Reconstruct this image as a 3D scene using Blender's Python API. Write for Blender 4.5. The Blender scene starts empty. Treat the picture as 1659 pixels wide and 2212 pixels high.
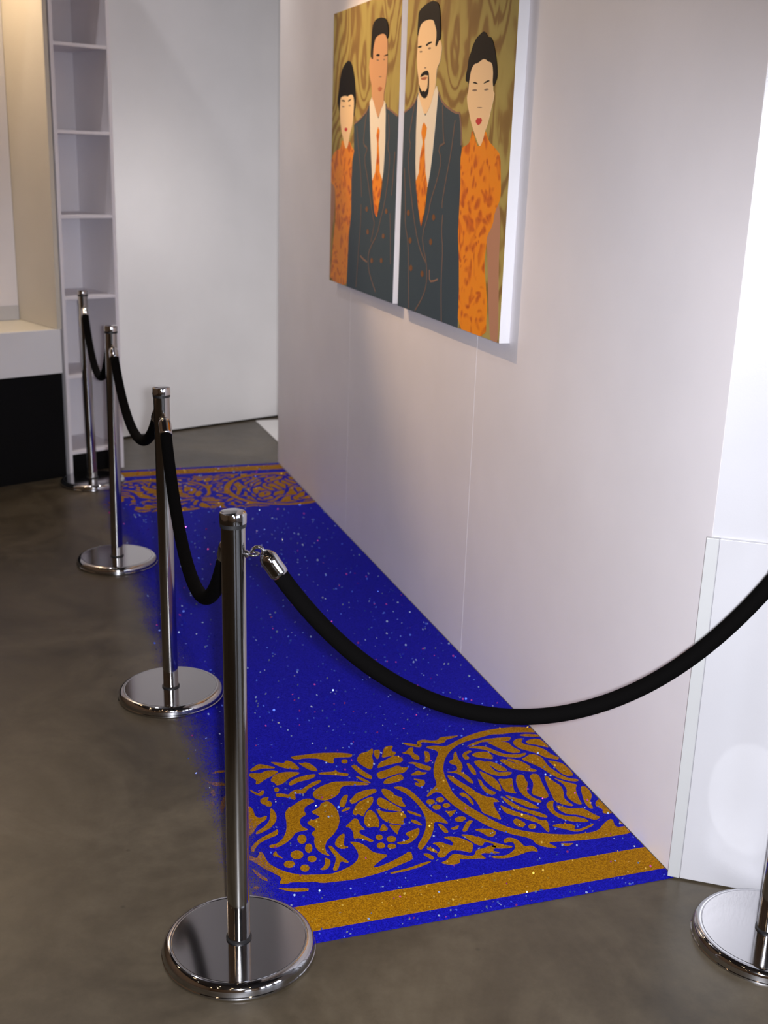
import bpy, bmesh, math, random
from mathutils import Vector, Matrix, Quaternion
from mathutils.geometry import tessellate_polygon
random.seed(11)
scene = bpy.context.scene
COL = scene.collection

# ---------------------------------------------------------------- camera
CX, CY, FPX = 829.5, 1106.0, 2518.9
PITCH, ROLL, CAMH = 0.291703, 0.032314, 1.6431
_fw = Vector((0, math.cos(PITCH), -math.sin(PITCH)))
_up = Vector((0, math.sin(PITCH), math.cos(PITCH)))
_rt = Vector((1, 0, 0))
CR = _rt * math.cos(ROLL) + _up * math.sin(ROLL)
CU = _up * math.cos(ROLL) - _rt * math.sin(ROLL)
CO = Vector((0, 0, CAMH))
cam_data = bpy.data.cameras.new('camera')
cam = bpy.data.objects.new('camera', cam_data)
COL.objects.link(cam)
M = Matrix((CR, CU, -_fw)).transposed().to_4x4()
M.translation = CO
cam.matrix_world = M
cam_data.sensor_fit = 'VERTICAL'
cam_data.sensor_height = 34.6
cam_data.sensor_width = 34.6 * 1659 / 2212
cam_data.lens = FPX / 2212 * 34.6
cam_data.clip_start = 0.02
cam_data.dof.use_dof = True
cam_data.dof.focus_distance = 2.75
cam_data.dof.aperture_fstop = 4.5
scene.camera = cam

# ---------------------------------------------------------------- world, exposure, lights
scene.view_settings.view_transform = 'Standard'
scene.view_settings.look = 'None'
scene.view_settings.gamma = 1.0
scene.view_settings.use_curve_mapping = False
scene.view_settings.exposure = 0.2
world = bpy.data.worlds.new('world'); scene.world = world
world.use_nodes = True
world.node_tree.nodes['Background'].inputs[0].default_value = (0.55, 0.58, 0.72, 1)
world.node_tree.nodes['Background'].inputs[1].default_value = 0.12

def light(name, kind, loc, energy, color, radius=0.03, target=None, angle=60, blend=0.5, size=None):
    d = bpy.data.lights.new(name, kind)
    d.energy = energy; d.color = color
    if kind in ('POINT', 'SPOT'): d.shadow_soft_size = radius
    if kind == 'SPOT':
        d.spot_size = math.radians(angle); d.spot_blend = blend
    if kind == 'AREA':
        d.shape = 'RECTANGLE'; d.size, d.size_y = size
    o = bpy.data.objects.new(name, d); COL.objects.link(o)
    o.location = loc
    if target is not None:
        o.rotation_euler = (Vector(target) - Vector(loc)).to_track_quat('-Z', 'Y').to_euler()
    return o

WA, WD = 0.330265, 1.49363                     # right wall: direction of its normal, distance
WN = Vector((math.cos(WA), math.sin(WA), 0))   # points out of the room
WT = Vector((-math.sin(WA), math.cos(WA), 0))  # along the wall, away from the camera
def W(s, z, off=0.0): return WN * (WD - off) + WT * s + Vector((0, 0, z))
S0, S1 = 2.1025, 6.232

WARM = (1.0, 0.66, 0.36)
COOL = (0.93, 0.93, 1.0)
FLASH = CO + CR * 0.055 + CU * 0.01
light('camera_flash', 'SPOT', FLASH, 400, (0.93, 0.94, 1.0), 0.026, CO + _fw * 4 - CU * 0.36 + CR * 0.20, 76, 0.9)
light('picture_spotlight', 'SPOT', W(5.85, 3.5, 1.55), 285, WARM, 0.035, W(4.15, 1.68), 36, 0.9)
for i, (x, y) in enumerate([(-2.6, 3.2), (-3.4, 1.2), (-1.5, 0.6), (-2.2, -1.4), (-0.6, -0.9), (0.4, -2.2), (-3.6, -2.4), (-0.9, -3.0), (1.3, -1.3), (-3.2, 5.0)]):
    light('ceiling_lamp', 'POINT', (x, y, 4.35), 5.8, WARM, 0.05)
light('back_wall_fill', 'POINT', (0.85, 6.0, 1.3), 56, (1.0, 0.95, 0.95), 0.15)  # added fill hidden behind the right wall, brightens the back wall
light('far_floor_fill', 'SPOT', W(6.2, 3.7, 0.3), 85, (1.0, 0.92, 0.82), 0.06, (-0.95, 6.4, 0.0), 55, 1.0)  # added fill from above, brightens the floor near the back wall
light('flash_disc_fill', 'SPOT', (-0.6, -0.9, 4.6), 240, (0.97, 0.98, 1.0), 0.004, (0.905, 2.495, 0.150), 1.9, 0.12)  # added narrow beam, stands in for flash reflected off the nearby post base
light('upper_back_fill', 'POINT', (-1.9, 5.0, 4.5), 50, (0.98, 0.95, 1.0), 0.06)  # added fill, lifts the upper back wall mirrored in the chrome plates

# ---------------------------------------------------------------- pixel -> place
def ray(u, v): return _fw + CR * ((u - CX) / FPX) - CU * ((v - CY) / FPX)
def onfloor(u, v, z=0.0):
    d = ray(u, v); return CO + d * ((z - CAMH) / d.z)
def onwall(u, v, off=0.0):
    d = ray(u, v); return CO + d * ((WD - off - CO.dot(WN)) / d.dot(WN))

# ---------------------------------------------------------------- materials
MATS = {}
def mat(name, color, rough=0.5, metal=0.0, spec=0.5, coat=0.0, sheen=0.0):
    m = bpy.data.materials.new(name); m.use_nodes = True
    b = m.node_tree.nodes['Principled BSDF']
    b.inputs['Base Color'].default_value = (*color, 1)
    b.inputs['Roughness'].default_value = rough
    b.inputs['Metallic'].default_value = metal
    b.inputs['Specular IOR Level'].default_value = spec
    b.inputs['Coat Weight'].default_value = coat
    b.inputs['Sheen Weight'].default_value = sheen
    MATS[name] = m
    return m
def N(m, t, **kw):
    n = m.node_tree.nodes.new(t)
    for k, v in kw.items():
        if k in n.inputs.keys(): n.inputs[k].default_value = v
        else: setattr(n, k, v)
    return n
def L(m, a, b): m.node_tree.links.new(a, b)
def BS(m): return m.node_tree.nodes['Principled BSDF']
def ramp(m, fac, stops):
    r = N(m, 'ShaderNodeValToRGB')
    el = r.color_ramp.elements
    while len(el) < len(stops): el.new(0.5)
    for e, (p, c) in zip(el, stops): e.position = p; e.color = (*c, 1)
    L(m, fac, r.inputs[0]); return r
def bump(m, h, strength, dist):
    b = N(m, 'ShaderNodeBump', Strength=strength, Distance=dist)
    L(m, h, b.inputs['Height']); L(m, b.outputs[0], BS(m).inputs['Normal'])

def paint(name, c, rough=0.45, amt=0.03, scale=3.0):
    m = mat(name, c, rough, spec=0.15 if name.startswith('paint_') else 0.5)
    tc = N(m, 'ShaderNodeTexCoord'); nz = N(m, 'ShaderNodeTexNoise', Scale=scale, Detail=4.0)
    L(m, tc.outputs['Object'], nz.inputs['Vector'])
    r = ramp(m, nz.outputs['Fac'], [(0.3, tuple(x * (1 - amt) for x in c)), (0.7, tuple(min(1, x * (1 + amt)) for x in c))])
    L(m, r.outputs[0], BS(m).inputs['Base Color'])
    fn = N(m, 'ShaderNodeTexNoise', Scale=220.0, Detail=2.0)
    L(m, tc.outputs['Object'], fn.inputs['Vector']); bump(m, fn.outputs['Fac'], 0.06, 0.002)
    return m
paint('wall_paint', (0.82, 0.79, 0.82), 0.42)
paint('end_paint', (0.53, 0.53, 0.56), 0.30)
paint('back_paint', (0.78, 0.765, 0.765), 0.38)
paint('shelf_paint', (0.80, 0.77, 0.81), 0.40)
paint('cabinet_paint', (0.78, 0.77, 0.78), 0.40)
paint('cream_paint', (0.62, 0.57, 0.48), 0.45)
paint('room_paint', (0.34, 0.22, 0.12), 0.6)
paint('ceiling_paint', (0.035, 0.033, 0.035), 0.9)
paint('black_paint', (0.0015, 0.0015, 0.0017), 0.6, 0.02)
BS(MATS['black_paint']).inputs['Specular IOR Level'].default_value = 0.15
paint('niche_paint', (0.88, 0.82, 0.68), 0.45)
paint('canvas_white', (0.80, 0.80, 0.84), 0.6)
paint('strip_paint', (0.50, 0.51, 0.515), 0.4)

m = mat('concrete', (0.15, 0.12, 0.09), 0.34, spec=0.35)
tc = N(m, 'ShaderNodeTexCoord')
n1 = N(m, 'ShaderNodeTexNoise', Scale=2.3, Detail=9.0, Roughness=0.62, Distortion=0.8)
n2 = N(m, 'ShaderNodeTexNoise', Scale=14.0, Detail=7.0, Roughness=0.7)
for n in (n1, n2): L(m, tc.outputs['Object'], n.inputs['Vector'])
r1 = ramp(m, n1.outputs['Fac'], [(0.3, (0.043, 0.033, 0.021)), (0.50, (0.072, 0.057, 0.037)), (0.70, (0.110, 0.089, 0.060))])
r2 = ramp(m, n2.outputs['Fac'], [(0.35, (0.80, 0.79, 0.78)), (0.65, (1.1, 1.1, 1.1))])
mx = N(m, 'ShaderNodeMix', data_type='RGBA', blend_type='MULTIPLY'); mx.inputs[0].default_value = 1
L(m, r1.outputs[0], mx.inputs[6]); L(m, r2.outputs[0], mx.inputs[7])
sp = N(m, 'ShaderNodeTexVoronoi', Scale=9.0); L(m, tc.outputs['Object'], sp.inputs['Vector'])
rs = ramp(m, sp.outputs['Distance'], [(0.02, (0.45, 0.45, 0.45)), (0.07, (1, 1, 1))])
mx2 = N(m, 'ShaderNodeMix', data_type='RGBA', blend_type='MULTIPLY'); mx2.inputs[0].default_value = 0.7
L(m, mx.outputs[2], mx2.inputs[6]); L(m, rs.outputs[0], mx2.inputs[7])
L(m, mx2.outputs[2], BS(m).inputs['Base Color'])
rr = N(m, 'ShaderNodeMapRange'); rr.inputs['To Min'].default_value = 0.24; rr.inputs['To Max'].default_value = 0.46
L(m, n2.outputs['Fac'], rr.inputs['Value']); L(m, rr.outputs[0], BS(m).inputs['Roughness'])
bump(m, n2.outputs['Fac'], 0.05, 0.004)

m = mat('chrome', (0.52, 0.52, 0.54), 0.05, 1.0)
mat('chrome_plate', (0.43, 0.425, 0.44), 0.09, 1.0)
mat('chrome_tube', (0.46, 0.455, 0.455), 0.09, 1.0)
tc = N(m, 'ShaderNodeTexCoord'); nz = N(m, 'ShaderNodeTexNoise', Scale=30.0, Detail=3.0)
L(m, tc.outputs['Object'], nz.inputs['Vector'])
rr = N(m, 'ShaderNodeMapRange'); rr.inputs['To Min'].default_value = 0.035; rr.inputs['To Max'].default_value = 0.085
L(m, nz.outputs['Fac'], rr.inputs['Value']); L(m, rr.outputs[0], BS(m).inputs['Roughness'])
mat('black_rubber', (0.008, 0.008, 0.009), 0.45)
m = mat('black_velvet', (0.0022, 0.0020, 0.0020), 0.9, spec=0.03)
tc = N(m, 'ShaderNodeTexCoord'); nz = N(m, 'ShaderNodeTexNoise', Scale=160.0, Detail=3.0)
L(m, tc.outputs['Object'], nz.inputs['Vector']); bump(m, nz.outputs['Fac'], 0.35, 0.002)

# glitter laid loose on the floor: the left-hand edge thins out, grain by grain
RW0, RW1 = 0.905, 1.055
def glitter(name, c0, c1, c2):
    m = mat(name, c1, 0.6, 0.0, 0.06)
    tc = N(m, 'ShaderNodeTexCoord')
    v = N(m, 'ShaderNodeTexVoronoi', Scale=420.0); L(m, tc.outputs['Object'], v.inputs['Vector'])
    sx = N(m, 'ShaderNodeSeparateColor'); L(m, v.outputs['Color'], sx.inputs[0])
    r = ramp(m, sx.outputs[0], [(0.0, c0), (0.5, c1), (1.0, c2)])
    L(m, r.outputs[0], BS(m).inputs['Base Color'])
    nz = N(m, 'ShaderNodeTexNoise', Scale=5.0, Detail=2.0); L(m, tc.outputs['Object'], nz.inputs['Vector'])
    sep = N(m, 'ShaderNodeSeparateXYZ'); L(m, tc.outputs['Object'], sep.inputs[0])
    mr = N(m, 'ShaderNodeMapRange', interpolation_type='SMOOTHSTEP')
    mr.inputs['From Min'].default_value = RW0; mr.inputs['From Max'].default_value = RW1
    ad = N(m, 'ShaderNodeMath', operation='MULTIPLY_ADD'); ad.inputs[1].default_value = 0.10; ad.inputs[2].default_value = -0.05
    L(m, nz.outputs['Fac'], ad.inputs[0])
    a2 = N(m, 'ShaderNodeMath', operation='ADD'); L(m, sep.outputs[0], a2.inputs[0]); L(m, ad.outputs[0], a2.inputs[1])
    L(m, a2.outputs[0], mr.inputs['Value'])
    gr = N(m, 'ShaderNodeTexWhiteNoise', noise_dimensions='3D'); 
    vm = N(m, 'ShaderNodeVectorMath', operation='SNAP'); vm.inputs[1].default_value = (0.0012, 0.0012, 0.05)
    L(m, tc.outputs['Object'], vm.inputs[0]); L(m, vm.outputs[0], gr.inputs['Vector'])
    gt = N(m, 'ShaderNodeMath', operation='GREATER_THAN'); L(m, gr.outputs['Value'], gt.inputs[0]); L(m, mr.outputs[0], gt.inputs[1])
    L(m, gt.outputs[0], BS(m).inputs['Alpha'])
    bump(m, sx.outputs[1], 0.35, 0.0015)
    return m
glitter('blue_glitter', (0.003, 0.003, 0.22), (0.005, 0.005, 0.34), (0.012, 0.012, 0.48))
glitter('gold_glitter', (0.19, 0.078, 0.001), (0.29, 0.128, 0.002), (0.43, 0.205, 0.004))
mat('flake_gold', (1.0, 0.66, 0.10), 0.18, 0.8)
mat('flake_blue', (0.10, 0.20, 1.0), 0.17, 0.8)
mat('flake_silver', (0.42, 0.58, 1.0), 0.16, 0.8)
mat('flake_pink', (0.75, 0.10, 0.60), 0.17, 0.8)

# ---------------------------------------------------------------- mesh helpers
def mesh(name, verts, faces, material, parent=None, smooth=False):
    me = bpy.data.meshes.new(name)
    me.from_pydata([tuple(v) for v in verts], [], faces); me.update()
    if material: me.materials.append(MATS[material])
    if smooth:
        for p in me.polygons: p.use_smooth = True
    o = bpy.data.objects.new(name, me); COL.objects.link(o)
    if parent: o.parent = parent
    return o
def empty(name, loc=(0, 0, 0), rz=0.0):
    o = bpy.data.objects.new(name, None); COL.objects.link(o)
    o.location = loc; o.rotation_euler = (0, 0, rz); o.empty_display_size = 0.1
    return o
def tag(o, label=None, cat=None, group=None, kind=None):
    for k, v in (('label', label), ('category', cat), ('group', group), ('kind', kind)):
        if v: o[k] = v
    return o
def bevel_obj(o, w, seg=2):
    bm = bmesh.new(); bm.from_mesh(o.data)
    bmesh.ops.bevel(bm, geom=list(bm.edges), offset=w, segments=seg, affect='EDGES', profile=0.5)
    bm.to_mesh(o.data); bm.free(); return o
def box(name, p0, ax, ay, az, material, parent=None, bevel=0.0):
    """box from corner p0 with three edge vectors"""
    p0, ax, ay, az = map(Vector, (p0, ax, ay, az))
    v = [p0 + ax * i + ay * j + az * k for k in (0, 1) for j in (0, 1) for i in (0, 1)]
    f = [(0, 2, 3, 1), (4, 5, 7, 6), (0, 1, 5, 4), (1, 3, 7, 5), (3, 2, 6, 7), (2, 0, 4, 6)]
    if ax.cross(ay).dot(az) < 0: f = [tuple(reversed(q)) for q in f]
    o = mesh(name, v, f, material, parent)
    if bevel: bevel_obj(o, bevel)
    return o
def lathe(name, prof, material, parent=None, seg=64, smooth=True, closed=False):
    v, f = [], []
    n = len(prof)
    for i in range(seg):
        a = 2 * math.pi * i / seg
        for r, z in prof: v.append((r * math.cos(a), r * math.sin(a), z))
    for i in range(seg):
        j = (i + 1) % seg
        for k in range(n if closed else n - 1):
            k2 = (k + 1) % n
            f.append((i * n + k, j * n + k, j * n + k2, i * n + k2))
    o = mesh(name, v, f, material, parent, smooth)
    bm = bmesh.new(); bm.from_mesh(o.data)
    bmesh.ops.remove_doubles(bm, verts=bm.verts, dist=1e-6)
    bmesh.ops.recalc_face_normals(bm, faces=bm.faces)
    bm.to_mesh(o.data); bm.free()
    return o
def tube(name, pts, rad, material, parent=None, seg=16, cap=True):
    """round tube through pts; rad a number or a list"""
    pts = [Vector(p) for p in pts]; n = len(pts)
    rad = rad if isinstance(rad, (list, tuple)) else [rad] * n
    tang = []
    for i in range(n):
        a = pts[max(i - 1, 0)]; b = pts[min(i + 1, n - 1)]
        tang.append((b - a).normalized())
    ref = Vector((0, 0, 1)) if abs(tang[0].z) < 0.9 else Vector((1, 0, 0))
    u = tang[0].cross(ref).normalized(); v, f = [], []
    for i in range(n):
        u = (u - tang[i] * u.dot(tang[i])).normalized(); w = tang[i].cross(u)
        for k in range(seg):
            a = 2 * math.pi * k / seg
            v.append(pts[i] + (u * math.cos(a) + w * math.sin(a)) * rad[i])
    for i in range(n - 1):
        for k in range(seg):
            k2 = (k + 1) % seg
            f.append((i * seg + k, i * seg + k2, (i + 1) * seg + k2, (i + 1) * seg + k))
    if cap:
        f.append(tuple(reversed(range(seg)))); f.append(tuple(range((n - 1) * seg, n * seg)))
    o = mesh(name, v, f, material, parent, True)
    return o
def ringloop(name, c, ax, r, t, material, parent, seg=28, ts=10, a0=0, a1=2 * math.pi):
    """torus (or arc) round axis ax"""
    ax = Vector(ax).normalized(); ref = Vector((0, 0, 1)) if abs(ax.z) < 0.9 else Vector((1, 0, 0))
    u = ax.cross(ref).normalized(); w = ax.cross(u)
    full = abs(a1 - a0 - 2 * math.pi) < 1e-6
    k = seg + 1
    pts = [Vector(c) + (u * math.cos(a0 + (a1 - a0) * i / seg) + w * math.sin(a0 + (a1 - a0) * i / seg)) * r for i in range(k)]
    return tube(name, pts, t, material, parent, ts, cap=not full)

# ================================================================ THE SETTING
fl = box('floor', (-7, -6, -0.1), (12, 0, 0), (0, 17, 0), (0, 0, 0.1), 'concrete'); tag(fl, kind='structure')
ce = box('ceiling', (-7, -6, 5.0), (12, 0, 0), (0, 17, 0), (0, 0, 0.1), 'ceiling_paint'); tag(ce, kind='structure')
wl = box('wall_left', (-5.1, -6, 0), (0.1, 0, 0), (0, 17, 0), (0, 0, 5.0), 'room_paint'); tag(wl, kind='structure')
HW = 4.7
wr = tag(empty('wall_right', W(S0, 0)), kind='structure')
seams = [S0, 3.742 * 0.93, 5.263 * 0.93, S1]
for a, b in zip(seams[:-1], seams[1:]):
    o = box('wall_panel', W(a, 0), WT * (b - a), WN * 0.09, (0, 0, HW), 'wall_paint', None, 0.0018)
    o.parent = wr; o.matrix_parent_inverse = Matrix.Translation(-wr.location)
# return wall that turns away at the near corner, its lower half clad with a board
RA = math.radians(-15.5)
RD = Vector((math.cos(RA), math.sin(RA), 0)); RN = Vector((-RD.y, RD.x, 0))
CN = W(S0, 0)
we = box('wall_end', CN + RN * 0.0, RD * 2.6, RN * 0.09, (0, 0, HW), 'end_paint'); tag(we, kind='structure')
ZB = 0.868
cl = tag(empty('trim_1', CN), kind='structure')
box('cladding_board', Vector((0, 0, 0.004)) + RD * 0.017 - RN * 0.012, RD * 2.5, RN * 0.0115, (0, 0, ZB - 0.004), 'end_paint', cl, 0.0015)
box('edge_strip', Vector((0, 0, 0.004)) - RD * 0.012 - RN * 0.013, RD * 0.028, RN * 0.0125, (0, 0, ZB - 0.004), 'strip_paint', cl, 0.0015)
# back wall
BL, BR_ = onfloor(369, 933), onfloor(602, 900)
BD = (BR_ - BL).normalized(); BN = Vector((-BD.y, BD.x, 0))
wb = box('wall_back', BL - BD * 1.1 + Vector((0, 0, 0.012)), BD * 4.2, BN * 0.1, (0, 0, HW), 'back_paint'); tag(wb, kind='structure')
bb = box('shadow_gap_back', BL - BD * 1.1 + BN * 0.02, BD * 4.2, BN * 0.06, (0, 0, 0.0118), 'black_paint'); tag(bb, kind='structure')  # black strip painting the thin shadow line under the raised wall, no real skirting
t1, t2 = onfloor(554, 911), onfloor(596, 951)
td = (t2 - t1).normalized()
q0 = t1 - td * 0.02
ws = box('trim_2', q0, td * 1.3, Vector((-td.y, td.x, 0)) * 1.0, (0, 0, 0.004), 'back_paint'); tag(ws, kind='structure')
# rear of the room, behind the camera: wall with tall daylit windows
wre = box('wall_rear', (-5, -5.1, 0), (10, 0, 0), (0, 0.1, 0), (0, 0, 5.0), 'room_paint'); tag(wre, kind='structure')
wri = box('wall_side', (4.4, -5, 0), (0.1, 0, 0), (0, 6.9, 0), (0, 0, 5.0), 'wall_paint'); tag(wri, kind='structure')
m = mat('daylit_glass', (0.8, 0.85, 1.0), 0.2)
BS(m).inputs['Emission Color'].default_value = (0.80, 0.86, 1.0, 1)
BS(m).inputs['Emission Strength'].default_value = 4.5
def window(name, p, dx, nrm, w, h):
    e = tag(empty(name, p), kind='structure')
    dx, nrm = Vector(dx), Vector(nrm)
    box('window_pane', nrm * 0.01, dx * w, nrm * 0.01, (0, 0, h), 'daylit_glass', e)
    for x0, z0, ww, hh in [(-0.06, -0.06, w + 0.12, 0.06), (-0.06, h, w + 0.12, 0.06), (-0.06, 0, 0.06, h), (w, 0, 0.06, h)]:
        box('window_frame', dx * x0 + Vector((0, 0, z0)), dx * ww, nrm * 0.04, (0, 0, hh), 'end_paint', e)
    return e
for i, y in enumerate((-4.2, -2.6, -1.0)):
    window('window_%d' % (i + 1), (4.395, y, 0.9), (0, 1, 0), (-1, 0, 0), 1.05, 1.9)
window('window_4', (1.6, -4.995, 0.9), (1, 0, 0), (0, 1, 0), 1.05, 1.9)

# ================================================================ GLITTER CARPET
# carpet frame: x = distance from the wall, y = along the wall from the front edge
CL = 6.215 - 2.093
car = empty('glitter_carpet', WN * WD + WT * 2.093)
car.rotation_euler = (0, 0, WA + math.pi)
bpy.context.view_layer.update()
tag(car, 'cobalt blue glitter carpet with gold leaf-scroll borders along the white wall', 'carpet')
CI = car.matrix_world.inverted()
# local x axis = -WN ; local y axis = -WT  -> flip so that y grows with distance
def c2(p): q = CI @ p; return (q.x, -q.y)
def carpet_piece(name, poly, z0, z1, material, mirror=False):
    """thin raised piece from a polygon of (x, y) carpet coordinates"""
    if mirror: poly = [(x, CL - y) for x, y in poly]
    pts = [Vector((x, -y, 0)) for x, y in poly]
    area = sum(a.x * b.y - b.x * a.y for a, b in zip(pts, pts[1:] + pts[:1]))
    if area < 0: pts.reverse()
    n = len(pts)
    tri = tessellate_polygon([pts])
    v = [(p.x, p.y, z1) for p in pts] + [(p.x, p.y, z0) for p in pts]
    f = []
    for t in tri:
        a, b, c = (pts[k] for k in t)
        f.append(tuple(t) if (b - a).cross(c - a).z > 0 else tuple(reversed(t)))
    f += [(i + n, (i + 1) % n + n, (i + 1) % n, i) for i in range(n)]
    return mesh(name, v, f, material, car)
def chaikin(poly, k=0.22):
    out = []
    for a, b in zip(poly, poly[1:] + poly[:1]):
        out.append((a[0] + (b[0] - a[0]) * k, a[1] + (b[1] - a[1]) * k))
        out.append((a[0] + (b[0] - a[0]) * (1 - k), a[1] + (b[1] - a[1]) * (1 - k)))
    return out
# the field is laid in two layers so that the loose left edge can thin out
carpet_piece('glitter_field', [(0.003, 0), (1.09, 0), (1.09, CL), (0.003, CL)], 0.0004, 0.0016, 'blue_glitter')
for mir in (False, True):
    carpet_piece('gold_band', [(0.003, 0.040), (1.08, 0.040), (1.08, 0.135), (0.003, 0.135)], 0.0014, 0.0024, 'gold_glitter', mir)

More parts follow.
